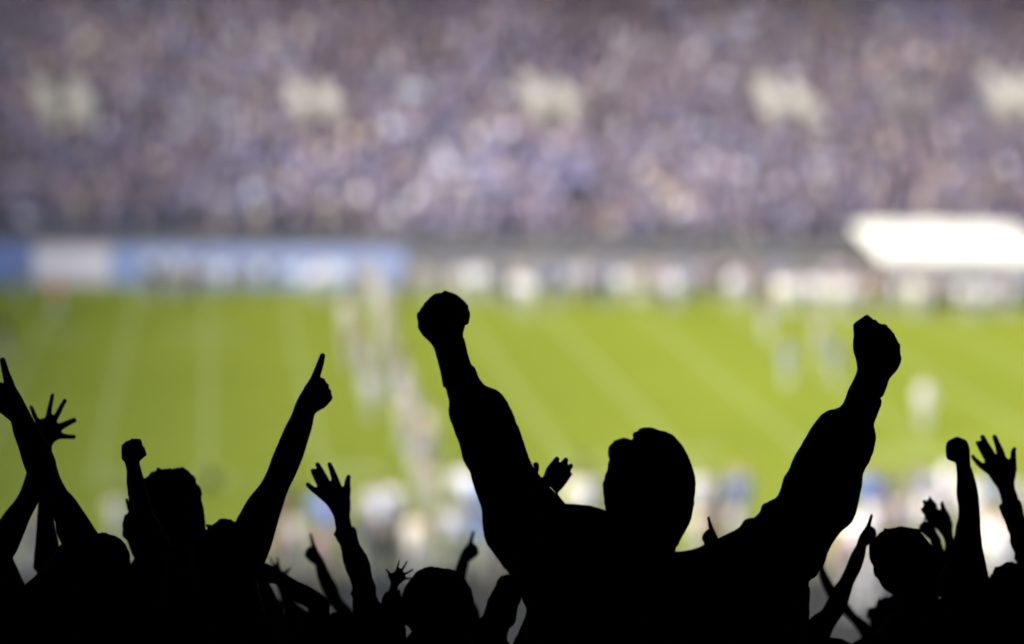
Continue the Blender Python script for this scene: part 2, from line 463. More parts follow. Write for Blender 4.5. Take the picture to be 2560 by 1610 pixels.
# ------------------------------------------------------------------ people round the pitch
def figure_mesh(name, pose):
    g = Geo()
    g.tube3([(-.10, 0, .06), (-.10, .01, .48), (-.09, 0, .90)], [.055, .065, .095], 8)
    g.tube3([(.10, .02 if pose != 2 else -.16, .06), (.10, .01, .48), (.09, 0, .90)], [.055, .065, .095], 8)
    g.ell((-.10, -.05, .05), .05, .13, .05, 6); g.ell((.10, -.05 if pose != 2 else -.2, .05), .05, .13, .05, 6)
    g.ell((0, 0, .95), .18, .13, .16, 8); g.ell((0, 0, 1.22), .19, .13, .28, 8); g.ell((0, 0, 1.40), .21, .11, .12, 8)
    g.tube3([(0, 0, 1.42), (0, 0, 1.56)], [.06, .055], 8)
    g.ell((0, -.01, 1.66), .085, .105, .125, 8); g.ell((0, -.11, 1.645), .016, .02, .022, 5)
    if pose == 1:
        for s in (-1, 1): g.tube3([(s*.20, 0, 1.40), (s*.33, -.04, 1.16), (s*.16, -.16, 1.02)], [.055, .045, .04], 8)
    else:
        for s in (-1, 1): g.tube3([(s*.20, 0, 1.40), (s*.26, .02, 1.13), (s*.27, -.06, .84)], [.055, .045, .038], 8)
    me = fuse(g, name, .03, .35, 1)
    for mm in ('trousers', 'shirt', 'skin', 'hair'): me.materials.append(None)
    for p in me.polygons:
        c = p.center; i = 0
        if c.z > .96: i = 1
        if abs(c.x) > .22 and c.z < .93: i = 2
        if pose == 1 and c.y < -.12 and .95 < c.z < 1.12: i = 2
        if c.z > 1.47: i = 2
        if c.z > 1.72 or (c.z > 1.60 and c.y > .02): i = 3
        p.material_index = i
    return me
FIG = [figure_mesh('person', k) for k in range(3)]
CL = {}
def cl(name, col):
    if name not in CL: CL[name] = mat('cloth_' + name, col, noise=.15)
    return CL[name]
TOPS = {'white': (.36,.355,.38), 'cream': (.31,.285,.22), 'blue': (.07,.10,.24), 'pale blue': (.17,.21,.32), 'dark': (.03,.03,.035), 'olive': (.09,.10,.04),
        'bright white': (.58,.58,.62), 'bright cream': (.60,.56,.46), 'bright blue': (.13,.20,.46), 'orange': (.42,.15,.04), 'pink': (.27,.19,.19), 'lilac': (.27,.25,.31), 'brown': (.13,.08,.04), 'grey': (.15,.15,.155)}
SK = [mat('skin_fair', (.46,.30,.23), noise=.1), mat('skin_brown', (.22,.13,.09), noise=.1)]
HR_ = [mat('hair_dark', (.03,.025,.02), noise=.2), mat('hair_fair', (.22,.16,.10), noise=.2)]
TR = [mat('trousers_dark', (.04,.045,.07)), mat('trousers_white', (.33,.33,.33)), mat('trousers_tan', (.17,.15,.11))]
def stand_person(px, py, top, label, group, bottoms=None, face=0.0, scale=1.0):
    pt = G(px, py)
    o = bpy.data.objects.new('person', random.choice(FIG)); COL.objects.link(o)
    o.location = (pt.x, pt.y, 0.016 if 85.5 < pt.y < 156 else 0.0)
    o.rotation_euler.z = face + random.uniform(-.6, .6)
    s = scale * random.uniform(.95, 1.06); o.scale = (s*random.uniform(1, 1.12), s, s)
    if bottoms is None: bottoms = random.choice([0, 1, 2, 2])
    for i, mm in enumerate((TR[bottoms], cl(top, TOPS[top]), random.choice(SK), random.choice(HR_))):
        o.material_slots[i].link = 'OBJECT'; o.material_slots[i].material = mm
    tag(o, label, 'person', group)
    return o
LAB = []
def finish_labels():
    groups = {}
    for px, top, place, o in LAB: groups.setdefault((top, place), []).append((px, o))
    ords = ['leftmost', 'second from left', 'third from left', 'fourth from left', 'fifth from left', 'sixth from left', 'seventh from left', 'eighth from left', 'ninth from left', 'tenth from left', 'eleventh from left', 'twelfth from left', 'thirteenth from left']
    for (top, place), l in groups.items():
        l.sort(key=lambda q: q[0])
        for i, (px, o) in enumerate(l):
            if len(l) == 1: o['label'] = 'only %s topped person %s' % (top, place)
            else: o['label'] = '%s %s topped person %s' % ('rightmost' if i == len(l)-1 else ords[i], top, place)
def far_place(px):
    if px < 80: return 'by the deep blue board'
    if px < 280: return 'by the pinkish white board'
    if px < 510: return 'by the second light board'
    if px < 1020: return 'by the long pale blue board'
    if px < 1300: return 'just right of the blue boards'
    if px < 1600: return 'by the middle grey wall'
    if px < 1850: return 'well left of the canopy'
    if px < 2150: return 'just left of the canopy'
    return 'under the white canopy'
far = [(45,708,'olive'),(133,742,'orange'),(350,706,'dark'),(372,704,'olive'),(405,694,'cream'),(430,700,'cream'),(452,702,'brown'),(478,690,'white'),(492,688,'white'),
       (545,704,'pink'),(585,700,'olive'),(640,698,'dark'),(735,704,'white'),(757,706,'white'),(745,698,'white'),(840,704,'pink'),(880,722,'cream'),(950,704,'brown'),(985,694,'cream'),(1005,696,'cream'),
       (1040,700,'grey'),(1075,712,'cream'),(1110,706,'white'),(1135,702,'white'),(1165,712,'grey'),(1195,716,'dark'),(1215,728,'white'),(1242,732,'white'),(1285,716,'blue'),(1308,712,'blue'),(1340,710,'white'),
       (1372,712,'lilac'),(1400,716,'dark'),(1425,714,'pale blue'),(1455,714,'white'),(1490,704,'cream'),(1515,706,'cream'),(1560,722,'lilac'),(1585,724,'white'),(1600,722,'white'),(1645,702,'pink'),(1665,704,'pink'),
       (1700,706,'dark'),(1725,716,'white'),(1748,720,'lilac'),(1775,710,'pink'),(1805,722,'grey'),(1835,724,'cream'),(1862,726,'white'),(1890,724,'cream'),(1915,726,'white'),(1940,728,'white'),
       (1965,728,'cream'),(1990,730,'white'),(2005,730,'white'),(2030,726,'pink'),(2060,722,'brown'),(2090,724,'dark'),(2115,728,'white'),(2150,730,'cream'),(2172,730,'white'),(2195,728,'pink'),(2222,730,'grey'),
       (2262,730,'white'),(2285,732,'cream'),(2305,732,'white'),(2330,730,'white'),(2360,726,'pink'),(2385,726,'white')]
for px, py, top in far:
    if top == 'white' or (top == 'cream' and px > 1800): top = 'bright ' + top
    x = px * k24
    if px > 1800: py += 10
    LAB.append((px, top, far_place(px), None)); LAB[-1] = LAB[-1][:3] + (stand_person(x, py * k24 + 4, top, 'person', 'people along the far touchline', 1 if 'white' in top or 'cream' in top else None),)
# a second rank behind, right of the blue boards, fills the sideline
for i in range(26):
    px = 1050 + i*41 + random.uniform(-10, 10)
    top = random.choice(['white', 'lilac', 'grey', 'pink', 'pale blue', 'white', 'cream'])
    x = px * k24
    LAB.append((px, top, 'in the back rank ' + far_place(px), stand_person(x, 700 * k24, top, 'person', 'people along the far touchline')))
# a straggling file of people from the far touchline down the middle of the pitch
file_pts = [(868,700,'white'),(885,715,'cream'),(872,735,'cream'),(890,755,'white'),(812,790,'lilac'),(826,815,'cream'),(840,840,'lilac'),(828,870,'pink'),(850,900,'cream'),(862,925,'lilac'),(880,950,'cream'),(866,985,'white'),
            (905,800,'cream'),(890,840,'cream'),(920,880,'cream'),(935,910,'pink'),(915,940,'cream'),(945,965,'white'),(930,990,'cream'),(955,1015,'lilac'),(975,1040,'white'),(950,1060,'pink'),(985,1075,'lilac'),(1010,1095,'cream'),(975,1120,'pink'),(1000,1150,'white'),(1025,1165,'lilac'),(985,1195,'cream'),(1010,1230,'pink')]
for j, (px, py, top) in enumerate(file_pts):
    if j % 4 == 2: continue
    top = {'pink': 'cream', 'lilac': 'white'}.get(top, top)
    px += random.uniform(-9, 9)
    part = 'upper end' if py < 800 else ('middle' if py < 1020 else 'lower end')
    LAB.append((px, top, 'at the %s of the file' % part, stand_person(px*k24, py*k24, top, 'person', 'file of people across the pitch', 1)))
for px, py, top, lab in ((1802, 795, 'grey', 'lone grey clad player on the pitch left of the right raised fist, farthest of four'),
                         (1925, 850, 'white', 'player in white top left of the right raised fist, tallest of four'),
                         (1850, 905, 'pale blue', 'player in pale blue top lower left of the right raised fist'),
                         (1962, 900, 'pale blue', 'player in pale blue top just left of the right raised fist'),
                         (2172, 1010, 'white', 'lone player in white top on the right half of the pitch'),
                         (8, 850, 'dark', 'dark clad player at the left edge of the pitch')):
    stand_person(px*k24, py*k24, top, lab, 'players out on the pitch', 1)
near = [(690,1262,'olive'),(660,1290,'brown'),(752,1290,'blue'),(775,1300,'blue'),(868,1280,'white'),(895,1285,'white'),(920,1278,'white'),(945,1330,'dark'),(700,1340,'cream'),(660,1380,'pink'),(760,1390,'pink'),(850,1345,'grey'),(900,1370,'dark'),
        (1075,1225,'white'),(1100,1230,'white'),(1128,1250,'blue'),(1060,1330,'white'),(1082,1335,'white'),(1140,1340,'blue'),(1010,1340,'brown'),(975,1360,'cream'),(1170,1390,'grey'),(1240,1400,'grey'),
        (1350,1245,'cream'),(1380,1250,'white'),(1410,1250,'grey'),(1640,1235,'white'),(1665,1240,'lilac'),(1720,1238,'pale blue'),(1745,1245,'blue'),(1690,1290,'grey'),(1640,1330,'cream'),(1668,1335,'brown'),(1730,1320,'cream'),
        (2030,1235,'blue'),(2060,1240,'blue'),(2082,1238,'lilac'),(2150,1235,'grey'),(2180,1240,'pale blue'),(2228,1215,'white'),(2240,1250,'lilac'),(2330,1240,'blue'),(2390,1250,'lilac'),(2280,1260,'cream'),
        (1990,1330,'cream'),(2015,1340,'white'),(1975,1390,'pink'),(2050,1300,'white'),(2085,1310,'pink'),(2125,1300,'lilac'),(2175,1290,'cream'),(2205,1300,'white'),(2000,1440,'grey'),(2030,1430,'white'),(2060,1440,'grey'),
        (2335,1310,'brown'),(2350,1350,'white'),(2330,1370,'cream'),(2365,1390,'white'),(2310,1330,'cream'),(60,1345,'grey'),(92,1330,'grey'),(275,1300,'cream')]
for px, py, top in near:
    place = ('by the far left arms' if px < 300 else 'by the tall pointing arm' if px < 960 else 'left of the middle fan' if px < 1260 else
             'behind the middle head' if px < 1450 else 'by the right shoulder' if px < 1800 else 'below the right forearm' if px < 2140 else 'near the right edge')
    if top in ('white', 'blue', 'cream'): top = 'bright ' + top
    row = 'front row' if py < 1262 else 'back row'
    LAB.append((px, top, '%s, nearside %s' % (place, row), stand_person(px*k24, py*k24 + 10, top, 'person', 'people along the near sideline', 1 if 'white' in top or 'cream' in top else None, face=math.pi)))
finish_labels()

# ------------------------------------------------------------------ the fans in front
V = {'A': (0, 850, 640/1275), 'B': (560, 850, 640/1275), 'C': (1000, 690, 640/1275), 'D': (1240, 1050, 640/1730), 'E': (1700, 760, 600/1262), 'F': (1960, 1050, 600/1622),
     'G': (0, 1080, 420/2408), 'H': (0, 860, 420/2408), 'I': (560, 1340, 420/2355), 'J': (900, 1340, 500/2408), 'K': (2280, 1060, 280/2408), 'L': (2280, 1220, 280/2408),
     'M': (1000, 710, 280/2408), 'N': (2060, 770, 280/2408), 'O': (0, 0, 1.0)}
def cv(s, x, y):
    a = V[s]; return a[0] + x*a[2], a[1] + y*a[2]
def PR(s, *q):                    # pairs of left and right edge points
    return [cv(s, a, b) + cv(s, c, d) for a, b, c, d in q]
def ST(s, *q):                    # stroke: centre points and widths
    k = V[s][2]
    return [cv(s, a, b) + (w*k,) for a, b, w in q]
def cat(p, n):
    """Catmull-Rom through tuples"""
    p = np.array(p, float)
    if len(p) < 3 or n < 2: return p
    q = np.vstack([2*p[0]-p[1], p, 2*p[-1]-p[-2]])
    out = []
    for i in range(1, len(q)-2):
        for t in np.arange(n)/n:
            a, b, c, d = q[i-1], q[i], q[i+1], q[i+2]
            out.append(.5*((2*b)+(-a+c)*t+(2*a-5*b+4*c-d)*t*t+(-a+3*b-3*c+d)*t**3))
    out.append(q[-2])
    return np.array(out)
class Fan:
    def __init__(self, label, row, y=None):
        self.row = row; self.Y = HY + HT*row + (y or 0); self.floor = HZ - HR*row; self.label = label
        self.body, self.core, self.shirt, self.hair, self.trousers = Geo(), Geo(), Geo(), Geo(), Geo()
        self.k = FPX / self.Y     # px per metre
        self.eyes = []
    def pairs(self, geo, pr, thick=.85, dy=(0, 0), s=1.0, n=3, K=14, yoff=0.0):
        pr = cat(pr, n)
        rings = []
        for i, (a, b, c, d) in enumerate(pr):
            t = i / max(1, len(pr)-1)
            Yd = self.Y + yoff + dy[0] + (dy[1]-dy[0])*t
            L, Rr = P(a, b, Yd), P(c, d, Yd)
            C = (L+Rr)/2; u = (Rr-L)/2*s
            w = Vector((0, 1, 0))*u.length*thick
            rings.append([C + u*math.cos(2*math.pi*j/K) + w*math.sin(2*math.pi*j/K) for j in range(K)])
        # rounded ends
        def cap(r0, r1):
            c0 = sum(r0, Vector())/K; c1 = sum(r1, Vector())/K
            rad = (r0[0]-c0).length
            d = (c0-c1).normalized()*rad*.35
            return [c0 + d + (p-c0)*.55 for p in r0]
        rings = [cap(rings[0], rings[1])] + rings + [cap(rings[-1], rings[-2])]
        geo.rings(rings)
    def stroke(self, geo, st, thick=.9, dy=(0, 0), s=1.0, n=3, K=10):
        if geo is self.body: s *= 1.2
        st = cat(st, n)
        pr = []
        for i, (x, y, w) in enumerate(st):
            a, b = st[max(0, i-1)], st[min(len(st)-1, i+1)]
            tx, ty = b[0]-a[0], b[1]-a[1]; l = math.hypot(tx, ty) or 1
            nx, ny = ty/l, -tx/l
            pr.append((x+nx*w/2, y+ny*w/2, x-nx*w/2, y-ny*w/2))
        # tangent at round tips
        x, y, w = st[0]; a = st[1]; l = math.hypot(a[0]-x, a[1]-y) or 1
        self.pairs(geo, pr, thick, dy, s, 1, K)
    def curl(self, px, py, w, fold, out=1, dy=0.0):
        """one folded finger: knuckle at (px,py), folding forward and back down the (fold) direction in pixels"""
        r = w / self.k / 2
        fl_ = math.hypot(*fold); kx, ky = px - fold[0]/fl_*.012*self.k*.16, py - fold[1]/fl_*.012*self.k*.16
        Yd = self.Y + dy
        p0 = P(kx + fold[0], ky + fold[1], Yd)
        p1 = P(kx, ky, Yd + .002)
        p2 = P(kx - fold[0]*.05, ky - fold[1]*.05, Yd + .034)
        p3 = P(kx + fold[0]*.8, ky + fold[1]*.8, Yd + .046)
        p4 = P(kx + fold[0]*.75, ky + fold[1]*.75, Yd + .030)
        self.body.tube3([p0, p1, p2, p3, p4], [r, r, r*.95, r*.9, r*.8], 8)
    def head(self, pr, nose=True, neck_to=None, hair_to=.72, lumps=(), tufts=0, tuft_len=.02, curly=0.004):
        self.hp = pr
        self.pairs(self.body, pr, 1.12, s=.95, yoff=.012)
        n = max(3, int(len(pr)*hair_to))
        self.pairs(self.hair, pr[:n], 1.05, s=1.0)
        a = np.array(pr); x0, x1 = a[:, 0].min(), a[:, 2].max(); ys = a[:, 1::2]
        top, bot = ys.min(), ys.max()
        w = x1 - x0; cx = (x0+x1)/2
        self.hw = w / self.k
        mid = top + .62*(min(bot, top + 1.45*w) - top)
        hy = self.Y + .012
        f = P(cx, mid, hy); hw = w/self.k
        self.body.ell(f + Vector((0, hw*.60, -.005)), .014, .020, .024, 6)          # nose
        self.body.ell(f + Vector((0, hw*.46, -.058)), .026, .018, .018, 6)          # mouth and chin
        self.body.ell(f + Vector((0, hw*.50, .035)), .045, .014, .010, 6)           # brow
        self.eyes = [f + Vector((sx*.031, hw*.50, .022)) for sx in (-1, 1)]
        for sx in (-1, 1):
            e = min(pr, key=lambda q: abs((q[1]+q[3])/2 - (mid - .04*self.k)))
            self.body.ell(P((e[0] if sx < 0 else e[2]) - sx*.013*self.k, (e[1]+e[3])/2, hy + .01), .009, .020, .028, 6)   # ears
        for st in lumps: self.stroke(self.hair, st, 1.0)
        rr = random.Random(self.label)
        for i in range(tufts):
            j = rr.randrange(0, n-1); e = pr[j]; e2 = pr[j+1]; t = rr.random()
            side = rr.random() < .5
            px = (e[0]*(1-t)+e2[0]*t) if side else (e[2]*(1-t)+e2[2]*t)
            py = (e[1]*(1-t)+e2[1]*t) if side else (e[3]*(1-t)+e2[3]*t)
            fr = rr.uniform(.80, 1.0)
            px = cx + (px-cx)*fr
            base = P(cx + (px-cx)*.9, py + 4, self.Y + rr.uniform(-.05, .05)); tip = P(px + (px-cx)*.05, py + rr.uniform(-3, 9), self.Y + rr.uniform(-.05, .05))
            tip = base + (tip-base).normalized()*tuft_len*rr.uniform(.7, 1.5)
            self.hair.tube3([base, (base*.4+tip*.6), tip], [.008, .006, .004], 6)
    def simple_head(self, cx, top, w=None, tufts=14):
        w = w or .158*self.k; h = .235*self.k
        q = []
        for t, s in ((0, .38), (.06, .70), (.16, .92), (.30, 1.0), (.45, 1.0), (.60, .93), (.75, .80), (.88, .66), (1.0, .60), (1.15, .62)):
            q.append((cx - w/2*s, top + h*t, cx + w/2*s, top + h*t))
        self.head(q, tufts=tufts)
    def torso(self, cx, chin, drop=0.0, wid=1.0):
        """shoulders to feet; px for the neck, the rest in metres on the upright plane"""
        k = self.k
        neck = P(cx, chin, self.Y); x0, z1 = neck.x, neck.z - .02 - drop
        self.wid = wid
        fl = self.floor; crotch = fl + .47*(z1 - fl + .22); 
        Y = self.Y
        def ring(z, hx, hy, dx=0): return [Vector((x0+dx+hx*wid*math.cos(2*math.pi*j/16), Y+hy*math.sin(2*math.pi*j/16), z)) for j in range(16)]
        H = z1 - crotch
        prof = [(z1+.045, .06, .06), (z1-.005, .10, .075), (z1-.05, .175, .09), (z1-.11, .205, .11), (z1-.24, .185, .12), (z1-.62*H, .155, .105), (z1-.78*H, .165, .11), (z1-.92*H, .175, .12), (crotch-.02, .15, .11)]
        self.core.rings([ring(z, a*.93, b*.93) for z, a, b in prof])
        self.shirt.rings([ring(z, a, b) for z, a, b in prof[1:8]])
        self.x0, self.z1 = x0, z1
        for s in (-1, 1):
            hip = Vector((x0+s*.085, Y, crotch+.04)); kn = Vector((x0+s*.105, Y+.02, fl+.27*(z1-fl)*1.15)); an = Vector((x0+s*.12, Y-.01, fl+.09))
            self.core.tube3([hip, kn, an], [.08, .055, .04], 10)
            self.core.tube3([an + Vector((0, -.02, -.045)), an + Vector((s*.02, .16, -.058))], [.04, .03], 8)
            self.trousers.tube3([hip + Vector((0, 0, .02)), (hip+kn)/2, kn, (kn+an)/2, an + Vector((0, 0, .02))], [.105, .09, .075, .072, .068], 10)
            self.shoe = getattr(self, 'shoe', []); self.shoe.append((an + Vector((0, -.03, -.04)), an + Vector((s*.02, .175, -.05))))
        self.trousers.rings([ring(z, a*1.03, b*1.05) for z, a, b in prof[6:]])
    def shoulder(self, s): return Vector((self.x0 + s*.185*self.wid, self.Y, self.z1 - .075))
    def join(self, pt_px, s, w0, w1=.062, dy=0.0, sleeve=True):
        """upper arm from the traced limb to the shoulder joint"""
        a = P(pt_px[0], pt_px[1], self.Y + dy); b = self.shoulder(s)
        r0 = w0/self.k/2
        self.body.tube3([a, (a+b)/2, b], [r0*.95, (r0+w1)/2*.93, w1*.93], 12)
        if sleeve: self.shirt.tube3([(a+b)/2, b], [(r0+w1)/2*1.06, w1*1.1], 12)
    def down_arm(self, s):
        b = self.shoulder(s); el = b + Vector((s*.07, .03, -.29)); wr = el + Vector((s*.0, .12, -.23))
        self.body.tube3([b, el, wr], [.055, .042, .030], 10)
        self.shirt.tube3([b, b*.35+el*.65], [.068, .062], 10)
        self.body.tube3([wr, wr + Vector((0, .035, -.07))], [.032, .036], 8)
        for q in range(4):
            f0 = wr + Vector((0, .01+.018*q, -.085)); L = (.07, .078, .072, .055)[q]
            self.body.tube3([f0, f0+Vector((-s*.008, .012, -L*.5)), f0+Vector((-s*.03, .018, -L*.95))], [.0095, .009, .0075], 8)
        self.body.tube3([wr + Vector((0, .03, -.03)), wr + Vector((-s*.02, .065, -.075)), wr + Vector((-s*.025, .075, -.105))], [.012, .0105, .009], 8)
    def build(self, skin, shirt, hair, trousers, shirt_label=None, lump=.010, lump_size=.05):
        base = Vector((self.x0, self.Y, self.floor))
        t = link('person', None); t.location = base
        tag(t, self.label, 'person', 'fans standing in the near stand')
        bd = fuse(self.body, 'body', .0028, .3, 1, origin=base)
        co = fuse(self.core, 'body', .012, .6, 1, origin=base)
        bm = bmesh.new(); bm.from_mesh(bd); bm.from_mesh(co); bm.to_mesh(bd); bm.free(); bpy.data.meshes.remove(co)
        link('body', smooth(bd), t, [skin])
        if self.shirt.v: link('shirt', fuse(self.shirt, 'shirt', .008, .4, 1, lump, lump_size, origin=base), t, [shirt])
        link('trousers', fuse(self.trousers, 'trousers', .014, .5, 1, origin=base), t, [trousers])
        link('hair', fuse(self.hair, 'hair', .003, .3, 0, .004, .012, origin=base), t, [hair])
        for a, b in self.shoe:
            sg = Geo().tube3([a, (a+b)/2, b], [.045, .05, .042], 10)
            link('shoe', fuse(sg, 'shoe', .012, .6, 1, origin=base), t, [FM['shoe']])
        for e in self.eyes:
            link('eye', smooth(Geo().ell(e, .012, .012, .012, 8).mesh('eye', base)), t, [FM['eye']])
        return t

FM = {'shoe': mat('shoe_leather', (.012, .012, .012), rough=.5), 'eye': mat('eye_white', (.6, .58, .55), rough=.2, noise=.03)}
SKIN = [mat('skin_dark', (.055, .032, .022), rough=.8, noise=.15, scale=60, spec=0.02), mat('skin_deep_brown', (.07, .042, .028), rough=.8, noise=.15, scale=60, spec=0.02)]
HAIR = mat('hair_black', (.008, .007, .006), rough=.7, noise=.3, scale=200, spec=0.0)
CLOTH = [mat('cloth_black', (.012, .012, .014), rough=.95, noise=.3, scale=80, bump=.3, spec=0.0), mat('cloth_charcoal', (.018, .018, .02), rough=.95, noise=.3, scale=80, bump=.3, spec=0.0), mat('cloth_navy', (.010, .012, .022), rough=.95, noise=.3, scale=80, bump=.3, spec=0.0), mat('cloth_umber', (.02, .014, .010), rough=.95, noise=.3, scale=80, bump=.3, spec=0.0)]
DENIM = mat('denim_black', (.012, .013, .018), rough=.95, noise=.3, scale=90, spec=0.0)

# -- middle fan, both fists up ------------------------------------------------
f = Fan('big person in the middle seen from behind with both fists raised high', 0)
f.head(PR('D', (955,78,1110,72), (930,95,1160,85), (922,132,1202,106), (870,180,1236,142), (800,235,1263,176), (757,290,1300,240), (752,330,1330,320), (740,375,1345,385), (722,440,1349,425), (727,520,1346,485), (736,590,1337,560), (750,680,1325,640), (775,760,1300,705), (800,820,1262,770), (815,880,1232,838), (815,960,1222,900)),
       hair_to=.95, lumps=[ST('D', (790,255,75), (815,200,110), (862,168,100), (890,170,90)), ST('D', (950,115,60), (1000,100,60), (1080,95,55))], tufts=8, tuft_len=.006)
f.torso(1590, 1400)
# jacket body over the wide shoulders
JB = PR('O', (1425,1270,1530,1305), (1400,1300,1735,1415), (1330,1392,1900,1408), (1275,1450,1990,1440), (1290,1480,2026,1472), (1318,1530,2026,1520), (1345,1605,2020,1570), (1362,1720,1990,1720), (1375,1850,1960,1850), (1390,2010,1935,2010))
f.pairs(f.shirt, JB, .50); f.pairs(f.body, JB[:7], .48, s=.9)
f.stroke(f.shirt, ST('O', (1400,1320,120), (1470,1326,125), (1560,1355,120)), .9)
f.stroke(f.shirt, ST('O', (1620,1432,110), (1730,1430,112), (1810,1402,118), (1870,1374,120)), .9)
LA = PR('C', (195,418,372,450), (212,500,400,515), (212,520,428,550), (226,570,466,556), (243,630,503,578), (234,680,540,632), (255,740,570,690), (278,805,600,762), (300,880,622,832), (318,935,642,890), (345,966,668,955), (362,1035,690,1000), (386,1108,760,1056), (402,1150,822,1130), (406,1225,880,1230), (418,1305,920,1320), (442,1352,950,1400), (515,1460,960,1480))
f.pairs(f.shirt, LA, .75, (.12, 0)); f.pairs(f.body, LA, .72, (.12, 0), s=.88)
f.pairs(f.body, PR('M', (1000,150,1040,165), (880,185,1190,210), (700,225,1330,305), (520,400,1470,435), (400,560,1505,500), (350,700,1470,620), (358,830,1445,800), (362,940,1420,930), (455,1100,1385,1040), (560,1200,1378,1110), (660,1300,1410,1210), (720,1420,1445,1330), (760,1560,1480,1500), (850,1900,1610,1900), (900,2200,1720,2250)), .55, (.13, .12), s=.965)
for (x, y, w) in ((985,240,190), (790,300,190), (600,470,190), (440,690,190)):
    a = cv('M', x, y); f.curl(a[0], a[1], w*.11628, (12, 40), dy=.13)
f.stroke(f.body, ST('M', (1390,850,150), (1400,620,190), (1280,480,180)), .9, (.15, .17))
RA = PR('E', (884,436,1062,500), (872,480,1062,525), (842,545,1040,582), (790,553,1020,635), (768,562,1030,690), (720,610,1026,740), (680,665,1010,800), (640,730,985,850), (600,800,966,890), (570,872,956,960), (545,910,945,1030), (530,962,930,1090), (505,1020,902,1148), (450,1042,850,1190), (402,1108,800,1260), (360,1150,778,1312), (308,1210,764,1352), (280,1290,725,1432))
f.pairs(f.shirt, RA, .75, (.12, 0)); f.pairs(f.body, RA, .72, (.12, 0), s=.88)
f.stroke(f.shirt, ST('E', (440,1075,80), (475,1090,100), (520,1100,100)), 1); f.stroke(f.shirt, ST('E', (345,1165,90), (385,1175,100), (440,1180,110)), 1)
f.pairs(f.body, PR('N', (880,150,965,150), (740,250,1090,260), (620,350,1200,320), (612,470,1390,400), (615,600,1520,545), (600,720,1625,745), (600,850,1665,900), (612,960,1670,1000), (660,1100,1692,1105), (690,1290,1610,1310), (680,1380,1500,1440), (630,1500,1420,1540), (560,1640,1370,1700), (480,1800,1290,1900)), .55, (.13, .12), s=.965)
for (x, y, w) in ((910,250,170), (1080,335,170), (1290,440,180), (1440,610,190), (1560,830,190)):
    a = cv('N', x, y); f.curl(a[0], a[1], w*.11628, (-12, 42), dy=.13)
f.stroke(f.body, ST('N', (800,700,180), (800,480,200), (880,260,150)), .9, (.15, .17))
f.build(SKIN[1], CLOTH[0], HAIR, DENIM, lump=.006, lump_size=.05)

# -- far left: pointing arm, head low ----------------------------------------
f = Fan('person with a low domed head at left pointing one finger up at the left edge', 1)
f.head(PR('A', (490,968,545,970), (450,985,590,985), (420,1015,625,1018), (400,1060,645,1060), (395,1110,650,1110), (400,1170,645,1170), (415,1220,630,1220), (440,1270,600,1270), (450,1320,590,1320)), tufts=16, tuft_len=.014)
f.torso(256, 1500); f.down_arm(1)
f.pairs(f.body, PR('H', (70,560,190,545), (-60,610,250,655), (-150,740,310,750), (-150,880,360,850), (0,985,420,960), (90,1060,480,1090), (150,1110,540,1180), (170,1200,600,1260), (195,1300,640,1340), (245,1440,760,1500)), .6)
f.pairs(f.body, PR('G', (245,180,720,160), (270,250,735,250), (310,400,800,400), (375,575,820,505), (470,740,870,655), (600,900,962,830), (700,1060,1050,920), (780,1250,1150,1060), (800,1380,1290,1270), (830,1500,1415,1465), (900,1650,1500,1600)), .8)
f.stroke(f.body, ST('H', (32,205,62), (50,280,78), (85,420,95), (130,560,120), (170,700,130)), 1, (.0, .0))
for (x, y) in ((10,620), (-60,700), (-95,800)): a = cv('H', x, y); f.curl(a[0], a[1], 24, (4, 30))
f.stroke(f.body, ST('H', (60,900,130), (-20,800,120), (-40,720,100)), .9, (.03, .05))
f.join(cv('A', 420, 1010), -1, 95)
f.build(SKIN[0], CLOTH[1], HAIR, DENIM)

# -- spread hand at left ------------------------------------------------------
f = Fan('person at left showing one spread hand with five fingers beside the pointing finger', 1, .28)
f.simple_head(150, 1500); f.torso(150, 1700); f.down_arm(-1)
f.pairs(f.body, PR('H', (560,1090,640,1060), (500,1120,760,1080), (490,1200,850,1150), (500,1290,880,1260), (530,1370,870,1350), (560,1450,790,1400), (590,1540,735,1500)), .5)
for st in (((440,890,46), (470,960,54), (510,1060,62), (590,1180,80)), ((757,715,48), (735,820,56), (705,960,66), (690,1120,90)), ((940,795,52), (880,900,60), (800,1050,72), (730,1150,90)),
           ((1080,1085,66), (1000,1120,70), (880,1180,90), (780,1240,110)), ((1075,1332,56), (980,1328,60), (880,1318,80), (780,1300,100))):
    f.stroke(f.body, ST('H', *st), 1.0)
f.pairs(f.body, PR('G', (590,250,730,270), (570,400,760,380), (545,600,800,600), (540,800,800,800), (545,1010,800,1020), (530,1200,785,1280), (515,1450,825,1480), (490,1700,860,1700), (470,1950,860,1950)), .85)
f.join(cv('G', 670, 1950), 1, 60)
f.build(SKIN[1], CLOTH[2], HAIR, DENIM)

